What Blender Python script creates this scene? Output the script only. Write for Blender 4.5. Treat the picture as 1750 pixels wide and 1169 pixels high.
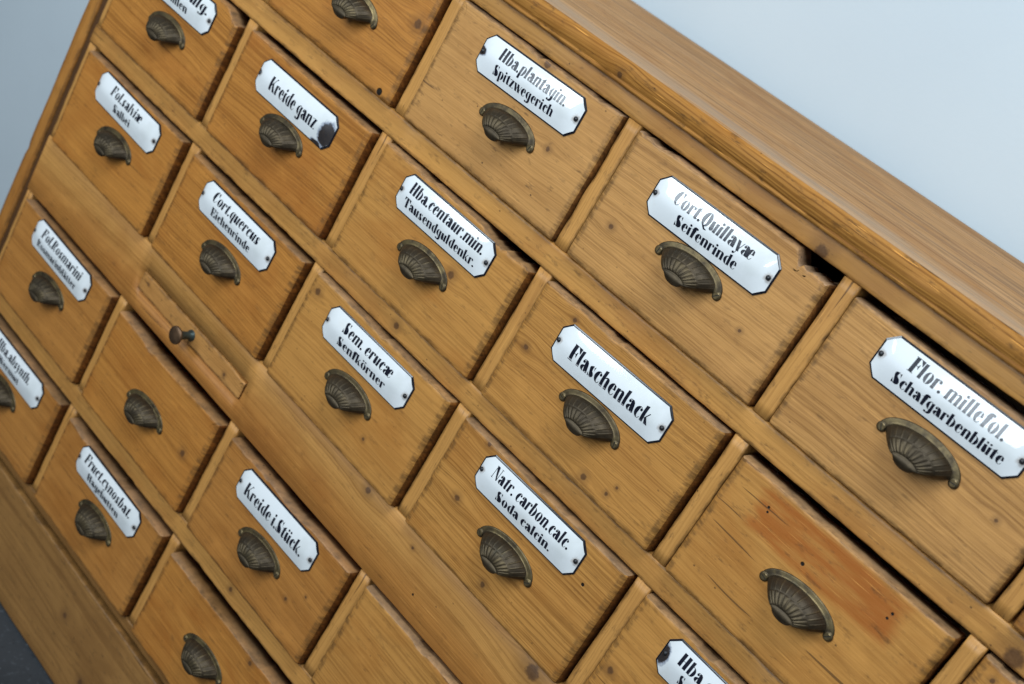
import bpy, bmesh, math, random
from mathutils import Vector, Matrix, noise

# ------------------------------------------------------------------ scene, camera, light
for o in list(bpy.data.objects):
    bpy.data.objects.remove(o)
scene = bpy.context.scene
COL = scene.collection

FLOOR_Y = 895.0                       # mm below the top edge of the first drawer row


def W(x, y, h=0.0):
    """Cabinet millimetres (x right, y down, h out of the face frame) to world metres."""
    return Vector((x / 1000.0, -h / 1000.0, (FLOOR_Y - y) / 1000.0))


cam_d = bpy.data.cameras.new('camera')
cam = bpy.data.objects.new('camera', cam_d)
COL.objects.link(cam)
cam_d.sensor_fit = 'HORIZONTAL'
cam_d.sensor_width = 36.0
cam_d.lens = 46.01
cam_d.clip_start = 0.05
cam_d.clip_end = 60
fwd = Vector((-0.48414383, 0.80709279, -0.33794376)).normalized()
up = Vector((-0.58971343, -0.01564842, 0.80746095)).normalized()
right = fwd.cross(up).normalized()
up = right.cross(fwd).normalized()
m = Matrix((right, up, -fwd)).transposed().to_4x4()
m.translation = W(1211.86, -162.63, 894.18)
cam.matrix_world = m
cam_d.dof.use_dof = True
cam_d.dof.focus_distance = 1.04
cam_d.dof.aperture_fstop = 7.5
scene.camera = cam

world = bpy.data.worlds.new('World')
scene.world = world
world.use_nodes = True
bg = world.node_tree.nodes['Background']
bg.inputs[0].default_value = (0.70, 0.85, 1.0, 1)
bg.inputs[1].default_value = 0.17


def area(name, loc, target, sx, sy, watts, col):
    l = bpy.data.lights.new(name, 'AREA')
    l.shape = 'RECTANGLE'
    l.size, l.size_y, l.energy, l.color = sx, sy, watts, col
    o = bpy.data.objects.new(name, l)
    COL.objects.link(o)
    o.location = loc
    o.rotation_euler = (Vector(target) - Vector(loc)).to_track_quat('-Z', 'Y').to_euler()
    return o


area('window_light', (-0.565, -2.05, 1.62), (-0.565, 0.0, 1.62), 0.73, 1.20, 30, (0.80, 0.91, 1.0))
area('window_light', (0.82, -2.05, 1.62), (0.82, 0.0, 1.62), 0.70, 1.20, 25, (0.80, 0.91, 1.0))
area('overhead_fill', (1.2, -0.8, 2.75), (1.0, 0.2, 0.6), 1.3, 0.9, 34, (0.82, 0.92, 1.0))  # unseen fill from above, added for softness and the wall gradient

scene.render.engine = 'CYCLES'
scene.view_settings.view_transform = 'Standard'
scene.view_settings.look = 'None'
scene.view_settings.exposure = 0.11
scene.view_settings.gamma = 1.0
scene.view_settings.use_curve_mapping = False


# ------------------------------------------------------------------ helpers
def obj(name, mesh, parent=None, loc=None, rot=None):
    o = bpy.data.objects.new(name, mesh)
    COL.objects.link(o)
    if parent is not None:
        o.parent = parent
    if loc is not None:
        o.location = loc
    if rot is not None:
        o.rotation_euler = rot
    return o


def empty(name, loc, label, cat, group=None):
    o = obj(name, None, None, loc)
    o.empty_display_size = 0.03
    o['label'] = label
    o['category'] = cat
    if group:
        o['group'] = group
    return o


def mesh_of(name, verts, faces, mats=(), mi=None, smooth=True):
    me = bpy.data.meshes.new(name)
    me.from_pydata([tuple(v) for v in verts], [], faces)
    for mt in mats:
        me.materials.append(mt)
    if mi:
        me.polygons.foreach_set('material_index', mi)
    if smooth:
        me.polygons.foreach_set('use_smooth', [True] * len(me.polygons))
    bm = bmesh.new()
    bm.from_mesh(me)
    bmesh.ops.recalc_face_normals(bm, faces=bm.faces)
    bm.to_mesh(me)
    bm.free()
    me.update()
    return me


def n1(x, seed=0.0):
    return noise.noise(Vector((x, seed * 7.31 + 0.37, seed * 3.17)))


def sst(a, b, x):
    t = max(0.0, min(1.0, (x - a) / (b - a))) if a != b else float(x > a)
    return t * t * (3 - 2 * t)


# ------------------------------------------------------------------ materials
class NT:
    def __init__(self, tree):
        self.t = tree
        self.n = tree.nodes
        self.l = tree.links

    def new(self, typ, **kw):
        nd = self.n.new(typ)
        for k, v in kw.items():
            setattr(nd, k, v)
        return nd

    def put(self, sock, v):
        if isinstance(v, bpy.types.NodeSocket):
            self.l.new(v, sock)
        elif isinstance(v, (tuple, list)):
            dv = list(v)
            if len(dv) == 3 and sock.type == 'RGBA':
                dv.append(1.0)
            sock.default_value = dv
        else:
            sock.default_value = v

    def math(self, op, a, b=0.0, c=0.0, clamp=False):
        nd = self.new('ShaderNodeMath', operation=op, use_clamp=clamp)
        self.put(nd.inputs[0], a)
        self.put(nd.inputs[1], b)
        self.put(nd.inputs[2], c)
        return nd.outputs[0]

    def vmath(self, op, a, b=(0, 0, 0)):
        nd = self.new('ShaderNodeVectorMath', operation=op)
        self.put(nd.inputs[0], a)
        self.put(nd.inputs[1], b)
        return nd.outputs[0]

    def comb(self, x, y, z):
        nd = self.new('ShaderNodeCombineXYZ')
        for i, v in enumerate((x, y, z)):
            self.put(nd.inputs[i], v)
        return nd.outputs[0]

    def sep(self, v):
        nd = self.new('ShaderNodeSeparateXYZ')
        self.put(nd.inputs[0], v)
        return nd.outputs

    def noise(self, vec, scale=1.0, detail=2.0, rough=0.5, dist=0.0):
        nd = self.new('ShaderNodeTexNoise')
        self.put(nd.inputs['Vector'], vec)
        nd.inputs['Scale'].default_value = scale
        nd.inputs['Detail'].default_value = detail
        nd.inputs['Roughness'].default_value = rough
        nd.inputs['Distortion'].default_value = dist
        return nd.outputs[0]

    def step(self, v, a, b, lo=0.0, hi=1.0):
        nd = self.new('ShaderNodeMapRange', interpolation_type='SMOOTHSTEP')
        self.put(nd.inputs['Value'], v)
        self.put(nd.inputs['From Min'], a)
        self.put(nd.inputs['From Max'], b)
        self.put(nd.inputs['To Min'], lo)
        self.put(nd.inputs['To Max'], hi)
        return nd.outputs[0]

    def mix(self, fac, a, b, mode='MIX'):
        nd = self.new('ShaderNodeMix', data_type='RGBA', blend_type=mode)
        self.put(nd.inputs[0], fac)
        self.put(nd.inputs[6], a)
        self.put(nd.inputs[7], b)
        return nd.outputs[2]

    def ramp(self, fac, stops):
        nd = self.new('ShaderNodeValToRGB')
        self.put(nd.inputs[0], fac)
        cr = nd.color_ramp
        while len(cr.elements) < len(stops):
            cr.elements.new(0.5)
        for e, (p, c) in zip(cr.elements, stops):
            e.position = p
            e.color = (c[0], c[1], c[2], 1)
        return nd.outputs[0]

    def bump(self, h, strength, dist):
        nd = self.new('ShaderNodeBump')
        self.put(nd.inputs['Height'], h)
        nd.inputs['Strength'].default_value = strength
        nd.inputs['Distance'].default_value = dist
        return nd.outputs[0]


def base_mat(name):
    mt = bpy.data.materials.new(name)
    mt.use_nodes = True
    t = NT(mt.node_tree)
    return mt, t, mt.node_tree.nodes['Principled BSDF']


def wood(name, seed=0.0, light=(0.43, 0.235, 0.075), dark=(0.20, 0.082, 0.018), blotch=(0.30, 0.115, 0.02),
         blotch_amt=0.5, ring=1.0, contrast=0.75, axis='x', knots=(), grime=0.5, rough=0.42, heart=None, stain=None,
         holes=(), end=False, scratch=0.35, grey=0.0, coat=0.04, front_grey=None, spec=0.30, crack=0.7, edge=0.58, blue=0.96):
    """Old waxed pine. Grain runs along `axis`; knots are (x, z, radius) in metres in object space."""
    mt, t, bs = base_mat(name)
    co = t.new('ShaderNodeTexCoord').outputs['Object']
    x, y, z = t.sep(co)
    if axis == 'z':
        x, z = z, x
    elif axis == 'y':                                 # grain along x, growth rings spread over the depth
        y, z = z, y
    p0 = t.comb(x, y, z)
    pw = t.vmath('ADD', p0, (seed * 1.37, seed * 0.71 + 3, seed * 2.13))
    zz = z
    kmask = None
    for (kx, kz, kr) in knots:
        dx = t.math('MULTIPLY', t.math('SUBTRACT', x, kx), 0.55)
        dz = t.math('SUBTRACT', z, kz)
        d = t.math('SQRT', t.math('ADD', t.math('MULTIPLY', dx, dx), t.math('MULTIPLY', dz, dz)))
        g = t.math('EXPONENT', t.math('MULTIPLY', t.math('MULTIPLY', d, d), -1.0 / (3.2 * kr) ** 2))
        zz = t.math('SUBTRACT', zz, t.math('MULTIPLY', t.math('MULTIPLY', dz, g), 0.75))
        dx2 = t.math('SUBTRACT', x, kx)
        dd = t.math('SQRT', t.math('ADD', t.math('MULTIPLY', dx2, dx2), t.math('MULTIPLY', dz, dz)))
        dn = t.math('ADD', dd, t.math('MULTIPLY', t.math('SUBTRACT', t.noise(pw, 320, 2), 0.5), kr * 0.7))
        km = t.step(dn, kr * 1.25, kr * 0.55)
        halo = t.math('MULTIPLY', t.step(dn, kr * 3.0, kr * 0.9), 0.35)
        km = t.math('MAXIMUM', km, halo)
        kmask = km if kmask is None else t.math('MAXIMUM', kmask, km)
    # slow wander of the growth rings
    wl = t.noise(t.vmath('MULTIPLY', pw, (3.2, 5.0, 9.0)), 1.0, 1.5, 0.5)
    ws = t.noise(t.vmath('MULTIPLY', pw, (22.0, 22.0, 60.0)), 1.0, 2.0, 0.5)
    tz = t.math('ADD', zz, t.math('MULTIPLY', t.math('SUBTRACT', wl, 0.5), 0.026))
    tz = t.math('ADD', tz, t.math('MULTIPLY', t.math('SUBTRACT', ws, 0.5), 0.0032))
    rv = t.comb(t.math('MULTIPLY', x, 1.6), seed * 3.3 + 1.0, t.math('MULTIPLY', tz, 640.0 * ring))
    r1 = t.noise(rv, 1.0, 1.0, 0.45)
    r1 = t.step(r1, 0.41, 0.63)
    rv2 = t.comb(t.math('MULTIPLY', x, 2.5), seed * 5.1 + 7.0, t.math('MULTIPLY', tz, 130.0 * ring))
    r2 = t.step(t.noise(rv2, 1.0, 1.0, 0.4), 0.33, 0.70)
    fib = t.noise(t.vmath('MULTIPLY', pw, (45.0, 1300.0, 1300.0)), 1.0, 2.0, 0.6)
    fac = t.math('ADD', t.math('MULTIPLY', r1, 0.60), t.math('MULTIPLY', r2, 0.38))
    fac = t.math('MULTIPLY', fac, contrast)
    fac = t.math('ADD', fac, t.math('MULTIPLY', t.math('SUBTRACT', fib, 0.5), 0.62), clamp=True)
    light = (light[0] * 1.06, light[1], light[2] * blue)
    mid = tuple((a * 0.55 + b * 0.45) for a, b in zip(light, dark))
    colr = t.ramp(fac, [(0.0, light), (0.5, mid), (1.0, dark)])
    # patina
    bl = t.noise(t.vmath('MULTIPLY', pw, (9.0, 9.0, 16.0)), 1.0, 3.0, 0.6, 0.6)
    colr = t.mix(t.math('MULTIPLY', t.step(bl, 0.42, 0.74), blotch_amt), colr, blotch)
    bl2 = t.noise(t.vmath('MULTIPLY', t.vmath('ADD', pw, (4.1, 2.2, 9.7)), (13.0, 13.0, 26.0)), 1.0, 3.0, 0.65, 0.4)
    colr = t.mix(t.math('MULTIPLY', t.step(bl2, 0.50, 0.80), 0.45), colr,
                 tuple(min(1, c * 1.22) for c in light))
    if heart is not None:                            # sapwood above, heartwood below
        hz, hcol, hamt = heart
        hw = t.math('ADD', zz, t.math('MULTIPLY', t.math('SUBTRACT', wl, 0.5), 0.03))
        colr = t.mix(t.math('MULTIPLY', t.step(hw, hz + 0.016, hz - 0.022), hamt), colr, hcol, 'MULTIPLY')
    if stain is not None:
        sx, sz, hx, hz, scol, samt = stain
        ed = t.math('MULTIPLY', t.math('SUBTRACT', t.noise(t.vmath('MULTIPLY', pw, (18.0, 70.0, 170.0)), 1.0, 4.0, 0.65), 0.5), 1.0)
        ax = t.math('DIVIDE', t.math('SUBTRACT', t.math('ABSOLUTE', t.math('SUBTRACT', x, sx)), hx), 0.014)
        az = t.math('DIVIDE', t.math('SUBTRACT', t.math('ABSOLUTE', t.math('SUBTRACT', z, sz)), hz), 0.007)
        bd = t.math('ADD', t.math('MAXIMUM', ax, az), t.math('MULTIPLY', ed, 1.6))
        pat = t.step(t.noise(t.vmath('MULTIPLY', pw, (16.0, 22.0, 105.0)), 1.0, 3.0, 0.6), 0.30, 0.60)
        sm = t.math('MULTIPLY', t.step(bd, 0.55, -0.45), t.math('ADD', t.math('MULTIPLY', pat, 0.62), 0.30))
        colr = t.mix(t.math('MULTIPLY', sm, samt), colr, scol)
    # grime, specks, scratches
    gr = t.noise(t.vmath('MULTIPLY', pw, (60.0, 60.0, 190.0)), 1.0, 3.5, 0.7)
    colr = t.mix(t.math('MULTIPLY', t.step(gr, 0.55, 0.76), grime * 0.7), colr, (0.07, 0.035, 0.014))
    vo = t.new('ShaderNodeTexVoronoi')
    t.put(vo.inputs['Vector'], t.vmath('MULTIPLY', pw, (85.0, 85.0, 110.0)))
    vo.inputs['Scale'].default_value = 1.0
    pick = t.step(t.sep(vo.outputs['Color'])[0], 0.80, 0.84)
    spk = t.math('MULTIPLY', t.step(vo.outputs['Distance'], 0.11, 0.05), pick)
    colr = t.mix(t.math('MULTIPLY', spk, grime * 0.9), colr, (0.045, 0.022, 0.01))
    sc = t.noise(t.vmath('MULTIPLY', t.vmath('ADD', pw, (8.8, 1.7, 4.2)), (28.0, 300.0, 900.0)), 1.0, 1.0, 0.4)
    colr = t.mix(t.math('MULTIPLY', t.step(sc, 0.68, 0.76), scratch), colr, tuple(min(1, c * 1.5) for c in light))
    if crack:                                        # fine drying checks along the grain
        cv = t.comb(t.math('MULTIPLY', x, 9.0), seed * 1.9 + 20.0, t.math('MULTIPLY', tz, 330.0))
        ck = t.step(t.noise(cv, 1.0, 1.0, 0.4), 0.77, 0.80)
        colr = t.mix(t.math('MULTIPLY', ck, crack), colr, (0.055, 0.026, 0.010))
    at = t.new('ShaderNodeAttribute', attribute_name='edge').outputs['Fac']
    colr = t.mix(t.math('MULTIPLY', t.math('MULTIPLY', at, t.step(gr, 0.36, 0.62)), edge), colr, (0.085, 0.042, 0.014))
    if grey:
        gv = t.noise(t.vmath('MULTIPLY', pw, (5.0, 30.0, 40.0)), 1.0, 4.0, 0.6)
        colr = t.mix(t.math('MULTIPLY', t.step(gv, 0.30, 0.68), grey), colr, (0.36, 0.27, 0.20))
    if front_grey is not None:                       # finish worn away along the front arris
        fy = t.math('ADD', t.sep(co)[1], t.math('MULTIPLY', t.math('SUBTRACT', t.noise(t.vmath('MULTIPLY', pw, (9.0, 60.0, 60.0)), 1.0, 3.0, 0.6), 0.5), 0.09))
        fm = t.math('MULTIPLY', t.step(fy, front_grey, front_grey - 0.035), t.step(fib, 0.25, 0.6, 0.55, 0.95))
        colr = t.mix(t.math('MULTIPLY', fm, 0.62), colr, (0.33, 0.24, 0.165))
    if kmask is not None:
        kc = t.mix(t.noise(pw, 500, 2), (0.05, 0.02, 0.008), (0.14, 0.065, 0.028))
        colr = t.mix(t.math('MULTIPLY', kmask, 0.88), colr, kc)
    hmask = None
    for (hx_, hz_, hr_) in holes:
        dx2 = t.math('SUBTRACT', x, hx_)
        dz2 = t.math('SUBTRACT', z, hz_)
        dd = t.math('SQRT', t.math('ADD', t.math('MULTIPLY', dx2, dx2), t.math('MULTIPLY', dz2, dz2)))
        hm = t.step(dd, hr_ * 1.1, hr_ * 0.8)
        hmask = hm if hmask is None else t.math('MAXIMUM', hmask, hm)
    if hmask is not None:
        colr = t.mix(hmask, colr, (0.012, 0.008, 0.005))
    if end:
        sv = t.comb(t.math('MULTIPLY', y, 60.0), seed, t.math('ADD', t.math('MULTIPLY', z, 300.0), t.math('MULTIPLY', y, 240.0)))
        st = t.step(t.noise(sv, 1.0, 2.0, 0.5), 0.38, 0.62)
        colr = t.mix(1.0, colr, t.mix(t.math('MULTIPLY', st, t.step(bl2, 0.35, 0.65, 0.25, 0.9)), (0.34, 0.27, 0.22), (0.62, 0.53, 0.44)), 'MULTIPLY')
    t.put(bs.inputs['Base Color'], colr)
    t.put(bs.inputs['Roughness'], t.math('ADD', rough - 0.08, t.math('MULTIPLY', bl, 0.22)))
    bs.inputs['Specular IOR Level'].default_value = spec
    bs.inputs['Coat Weight'].default_value = coat
    bs.inputs['Coat Roughness'].default_value = 0.28
    hgt = t.math('MULTIPLY', fib, 0.45)
    dent = t.noise(t.vmath('MULTIPLY', pw, (30.0, 30.0, 60.0)), 1.0, 2.0, 0.55)
    hgt = t.math('ADD', hgt, t.math('MULTIPLY', dent, 1.6))
    if hmask is not None:
        hgt = t.math('SUBTRACT', hgt, t.math('MULTIPLY', hmask, 6.0))
    t.put(bs.inputs['Normal'], t.bump(hgt, 0.55, 0.0005))
    return mt


def mat_enamel(name, chips=()):
    """White vitreous enamel; chips are (x, z, rx, rz) in metres where it broke away to dark iron."""
    mt, t, bs = base_mat(name)
    co = t.new('ShaderNodeTexCoord').outputs['Object']
    x, y, z = t.sep(co)
    c = t.mix(t.step(t.noise(co, 35, 3, 0.6), 0.45, 0.75), (0.80, 0.82, 0.82), (0.72, 0.74, 0.73))
    vo = t.new('ShaderNodeTexVoronoi')
    t.put(vo.inputs['Vector'], co)
    vo.inputs['Scale'].default_value = 120
    pk = t.step(t.sep(vo.outputs['Color'])[1], 0.90, 0.93)
    sp = t.math('MULTIPLY', t.step(vo.outputs['Distance'], 0.10, 0.04), pk)
    c = t.mix(t.math('MULTIPLY', sp, 0.7), c, (0.12, 0.10, 0.09))
    ro = 0.075
    rx_ = t.math('SUBTRACT', t.math('ABSOLUTE', x), 0.0589)
    rd = t.math('SQRT', t.math('ADD', t.math('MULTIPLY', rx_, rx_), t.math('MULTIPLY', z, z)))
    rd = t.math('ADD', rd, t.math('MULTIPLY', t.math('SUBTRACT', t.noise(co, 300, 3, 0.6), 0.5), 0.005))
    c = t.mix(t.math('MULTIPLY', t.step(rd, 0.0048, 0.0020), 0.5), c, (0.22, 0.13, 0.07))
    yl = t.step(t.noise(t.vmath('ADD', co, t.comb(t.math('MULTIPLY', t.new('ShaderNodeObjectInfo').outputs['Random'], 5.0), 0.0, 0.0)), 28, 4, 0.65), 0.58, 0.78)
    c = t.mix(t.math('MULTIPLY', yl, 0.22), c, (0.62, 0.54, 0.40))
    mask = None
    rimm = None
    for (cx, cz, rx, rz) in chips:
        dx = t.math('DIVIDE', t.math('SUBTRACT', x, cx), rx)
        dz = t.math('DIVIDE', t.math('SUBTRACT', z, cz), rz)
        d = t.math('SQRT', t.math('ADD', t.math('MULTIPLY', dx, dx), t.math('MULTIPLY', dz, dz)))
        d = t.math('ADD', d, t.math('MULTIPLY', t.math('SUBTRACT', t.noise(co, 260, 4, 0.65), 0.5), 0.9))
        mk = t.step(d, 1.08, 0.92)
        rk = t.step(d, 1.42, 1.05)
        rimm = rk if rimm is None else t.math('MAXIMUM', rimm, rk)
        mask = mk if mask is None else t.math('MAXIMUM', mask, mk)
    if mask is not None:
        c = t.mix(t.math('MULTIPLY', rimm, 0.75), c, (0.16, 0.19, 0.27))
        c = t.mix(mask, c, t.mix(t.noise(co, 420, 3), (0.012, 0.013, 0.018), (0.045, 0.030, 0.022)))
        ro = t.math('ADD', 0.075, t.math('MULTIPLY', mask, 0.35))
        t.put(bs.inputs['Normal'], t.bump(t.math('MULTIPLY', mask, -1.0), 1.0, 0.0004))
    t.put(bs.inputs['Base Color'], c)
    t.put(bs.inputs['Roughness'], ro)
    bs.inputs['Specular IOR Level'].default_value = 0.6
    return mt


def mat_plain(name, col, rough=0.3, metal=0.0, spec=0.5, var=0.0, scale=200.0):
    mt, t, bs = base_mat(name)
    c = col
    if var:
        co = t.new('ShaderNodeTexCoord').outputs['Object']
        nz = t.noise(co, scale, 4, 0.6)
        c = t.mix(t.step(nz, 0.3, 0.7), tuple(v * (1 - var) for v in col), tuple(min(1, v * (1 + var)) for v in col))
        t.put(bs.inputs['Normal'], t.bump(nz, 0.25, 0.0002))
    t.put(bs.inputs['Base Color'], c)
    bs.inputs['Roughness'].default_value = rough
    bs.inputs['Metallic'].default_value = metal
    bs.inputs['Specular IOR Level'].default_value = spec
    return mt


def mat_brass(name, dark=(0.050, 0.036, 0.021), bright=(0.23, 0.165, 0.066), amt=0.75):
    """Antiqued brass: brown lacquer, rubbed bright on the raised edges."""
    mt, t, bs = base_mat(name)
    co = t.new('ShaderNodeTexCoord').outputs['Object']
    rnd = t.new('ShaderNodeObjectInfo').outputs['Random']
    pv = t.vmath('ADD', co, t.comb(t.math('MULTIPLY', rnd, 9.0), t.math('MULTIPLY', rnd, 4.0), 0.0))
    x, y, z = t.sep(co)
    at = t.new('ShaderNodeAttribute', attribute_name='rub').outputs['Fac']
    nz = t.noise(pv, 95, 4, 0.62)
    f = t.math('MULTIPLY', t.math('MULTIPLY', at, t.step(nz, 0.30, 0.66)), t.math('MULTIPLY', t.math('ADD', t.math('MULTIPLY', rnd, 0.8), 0.55), amt))
    c = t.mix(f, t.mix(t.step(nz, 0.35, 0.7), dark, tuple(v * 1.55 for v in dark)), bright)
    vg = t.step(t.noise(t.vmath('ADD', pv, (3, 5, 1)), 60, 4, 0.6), 0.60, 0.76)
    c = t.mix(t.math('MULTIPLY', vg, 0.35), c, (0.045, 0.050, 0.036))
    t.put(bs.inputs['Base Color'], c)
    bs.inputs['Metallic'].default_value = 0.72
    t.put(bs.inputs['Roughness'], t.math('SUBTRACT', 0.50, t.math('MULTIPLY', f, 0.14)))
    t.put(bs.inputs['Normal'], t.bump(t.noise(pv, 420, 3), 0.22, 0.0003))
    return mt


M_BLACK = mat_plain('black_enamel', (0.010, 0.011, 0.016), 0.16, 0, 0.6)
M_INK = mat_plain('black_lettering', (0.008, 0.009, 0.018), 0.14, 0, 0.6)
M_IRON = mat_plain('dark_iron_screw', (0.030, 0.030, 0.032), 0.38, 0.6, 0.5, 0.3)
M_BRASS = mat_brass('antique_brass')
M_BRSCREW = mat_plain('brass_screw', (0.16, 0.115, 0.055), 0.38, 0.75, 0.5, 0.3)
M_SLOT = mat_plain('screw_slot', (0.02, 0.016, 0.01), 0.7)
M_KNOB = mat_plain('bronze_knob', (0.15, 0.085, 0.045), 0.42, 0.7, 0.5, 0.35, 90)
M_STEM = mat_plain('verdigris_stem', (0.055, 0.075, 0.070), 0.45, 0.6, 0.5, 0.4, 160)
M_ENAMEL = mat_enamel('white_enamel')
M_BOX = wood('drawer_box_pine', 41, (0.30, 0.20, 0.11), (0.17, 0.10, 0.05), (0.18, 0.12, 0.07), 0.4, grime=0.6, coat=0)


# ------------------------------------------------------------------ boards
def add_edge(me, vals):
    """marks the arrises that the wood material darkens in patches"""
    at = me.attributes.new('edge', 'FLOAT', 'POINT')
    at.data.foreach_set('value', vals)


def board(name, x0, x1, y0, y1, h0, h1, mats, parent, axis='x', r=1.6, wob=0.5, seed=0, seg=None, local=None, mi_fn=None):
    """Board with worn, slightly wavering arrises. Long axis x or z (vertical). Object origin at its centre."""
    cx, cy = (x0 + x1) / 2, (y0 + y1) / 2
    org = W(cx, cy, 0)
    L = (x1 - x0) if axis == 'x' else (y1 - y0)
    Hh = (y1 - y0) if axis == 'x' else (x1 - x0)
    seg = seg or max(6, int(L / 9))
    a = Hh / 2
    # profile in (across, out), front edges rounded
    prof = [(-a, h0), (-a, h1 - r), (-a + r * 0.3, h1 - r * 0.3), (-a + r, h1), (-a + r * 2.2, h1),
            (a - r * 2.2, h1), (a - r, h1), (a - r * 0.3, h1 - r * 0.3), (a, h1 - r), (a, h0)]
    n = len(prof)
    vs, fs = [], []
    for i in range(seg + 1):
        u = -L / 2 + L * i / seg
        for k, (p, q) in enumerate(prof):
            s = -1 if p < 0 else 1
            e = 0.0
            if k in (1, 2, 3, 6, 7, 8):
                e = wob * (n1(u * 0.021, seed + s) + 0.6 * n1(u * 0.11, seed + 5 + s)) - wob * 0.3
                big = n1(u * 0.045, seed + 11 + s)
                if big > 0.42:
                    e -= (big - 0.42) * wob * 7
            pp = p + s * e
            qq = q + (min(0, e) * 0.8 if k in (2, 3, 6, 7) else 0)
            if axis == 'x':
                vs.append((u / 1000, -qq / 1000, pp / 1000))
            else:
                vs.append((pp / 1000, -qq / 1000, u / 1000))
    for i in range(seg):
        for k in range(n):
            k2 = (k + 1) % n
            fs.append((i * n + k, i * n + k2, (i + 1) * n + k2, (i + 1) * n + k))
    fs.append(tuple(range(n)))
    fs.append(tuple(range(seg * n, seg * n + n)))
    me = mesh_of(name, vs, fs, mats)
    add_edge(me, [0.0 if k in (0, 4, 5, 9) else 1.0 for _ in range(seg + 1) for k in range(n)])
    o = obj(name, me, parent)
    o.location = org - (parent.location if parent else Vector())
    return o


# ------------------------------------------------------------------ setting
def mat_wall():
    mt, t, bs = base_mat('pale_wall_paint')
    co = t.new('ShaderNodeTexCoord').outputs['Object']
    n = t.noise(co, 2.2, 4, 0.6)
    c = t.mix(t.step(n, 0.3, 0.7), (0.525, 0.585, 0.620), (0.555, 0.615, 0.645))
    sm = t.step(t.noise(t.vmath('MULTIPLY', co, (7, 7, 16)), 1.0, 4, 0.62, 0.8), 0.60, 0.80)
    c = t.mix(t.math('MULTIPLY', sm, 0.16), c, (0.46, 0.50, 0.52))
    t.put(bs.inputs['Base Color'], c)
    bs.inputs['Roughness'].default_value = 0.72
    t.put(bs.inputs['Normal'], t.bump(t.noise(co, 180, 3), 0.12, 0.001))
    return mt


def mat_floor():
    mt, t, bs = base_mat('dark_concrete_floor')
    co = t.new('ShaderNodeTexCoord').outputs['Object']
    c = t.mix(t.step(t.noise(co, 5, 5, 0.65), 0.3, 0.7), (0.018, 0.023, 0.028), (0.036, 0.043, 0.050))
    c = t.mix(t.math('MULTIPLY', t.step(t.noise(co, 160, 3, 0.6), 0.58, 0.70), 0.6), c, (0.10, 0.115, 0.13))
    c = t.mix(t.math('MULTIPLY', t.step(t.noise(co, 90, 3, 0.6), 0.60, 0.72), 0.8), c, (0.016, 0.02, 0.024))
    t.put(bs.inputs['Base Color'], c)
    bs.inputs['Roughness'].default_value = 0.55
    t.put(bs.inputs['Normal'], t.bump(t.noise(co, 120, 4), 0.3, 0.001))
    return mt


DEPTH = 396.0
WALL_H = -425.0


def slab(name, x0, x1, ya, yb, za, zb, mt):
    vs = [(x, y, z) for x in (x0, x1) for y in (ya, yb) for z in (za, zb)]
    fs = [(0, 1, 3, 2), (4, 6, 7, 5), (0, 4, 5, 1), (2, 3, 7, 6), (0, 2, 6, 4), (1, 5, 7, 3)]
    o = obj(name, mesh_of(name, vs, fs, [mt], None, False))
    o['kind'] = 'structure'
    return o


slab('wall', -4.0, 5.0, 0.425, 0.525, -0.05, 2.9, mat_wall())
slab('floor', -4.0, 5.0, -4.0, 0.423, -0.10, 0.0, mat_floor())

# ------------------------------------------------------------------ cabinet
cab = empty('drawer_cabinet', (0.65, 0.18, 0.0), 'tall old waxed pine apothecary cabinet with rows of small drawers', 'cabinet')

C_RAIL = dict(light=(0.53, 0.272, 0.074), dark=(0.285, 0.120, 0.025), blotch=(0.37, 0.146, 0.030))
C_FRONT = dict(light=(0.40, 0.205, 0.060), dark=(0.205, 0.083, 0.018), blotch=(0.27, 0.105, 0.020))

XL, XR = 3.0, 1321.0
DIV = [219.5, 440.0, 661.0, 884.0, 1100.0]
DW = 15.5
OPEN = [(16.5, 219.5)] + [(DIV[i] + DW, DIV[i + 1]) for i in range(4)] + [(DIV[4] + DW, 1306.0)]
ROWS = [(0.0, 121.3), (144.0, 265.6), (287.6, 408.8), (481.2, 605.8), (629.4, 751.2)]

mr = [wood('rail_pine_%d' % i, 3.1 * i + 1, axis='x', ring=0.8, blotch_amt=0.55, grime=0.75, contrast=0.6,
           knots=kn, blue=0.92, **C_RAIL) for i, kn in enumerate([
               [(0.198, -0.0054, 0.0065)], [(0.469, -0.0047, 0.0085)], [(-0.10, 0.0, 0.004)],
               [(-0.12, 0.002, 0.003)], []])]
board('frieze_rail', XL, XR, -18.0, 0.0, -40, 0, [mr[0]], cab, seed=1, wob=0.45)
board('rail', XL, XR, ROWS[0][1], ROWS[1][0], -60, 0, [mr[1]], cab, seed=2, wob=0.4)
board('rail', XL, XR, ROWS[1][1], ROWS[2][0], -60, 0, [mr[2]], cab, seed=3, wob=0.4)
m_wide = wood('wide_rail_pine', 17.3, axis='x', ring=0.9, contrast=0.75, blotch_amt=0.5, grime=0.6,
              heart=(0.002, (0.80, 0.66, 0.50), 0.75),
              knots=[(-0.037, 0.0275, 0.0042), (0.195, 0.0255, 0.0085), (0.035, 0.021, 0.0018)], holes=[(0.06, -0.012, 0.0012)], **C_RAIL)
# the wide rail is a board with a slot for the pull-out slide: four pieces round the slot
SX0, SX1, SY0, SY1 = 236.0, 438.0, 434.8, 459.5
wy0, wy1 = ROWS[2][1], ROWS[3][0]


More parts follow.
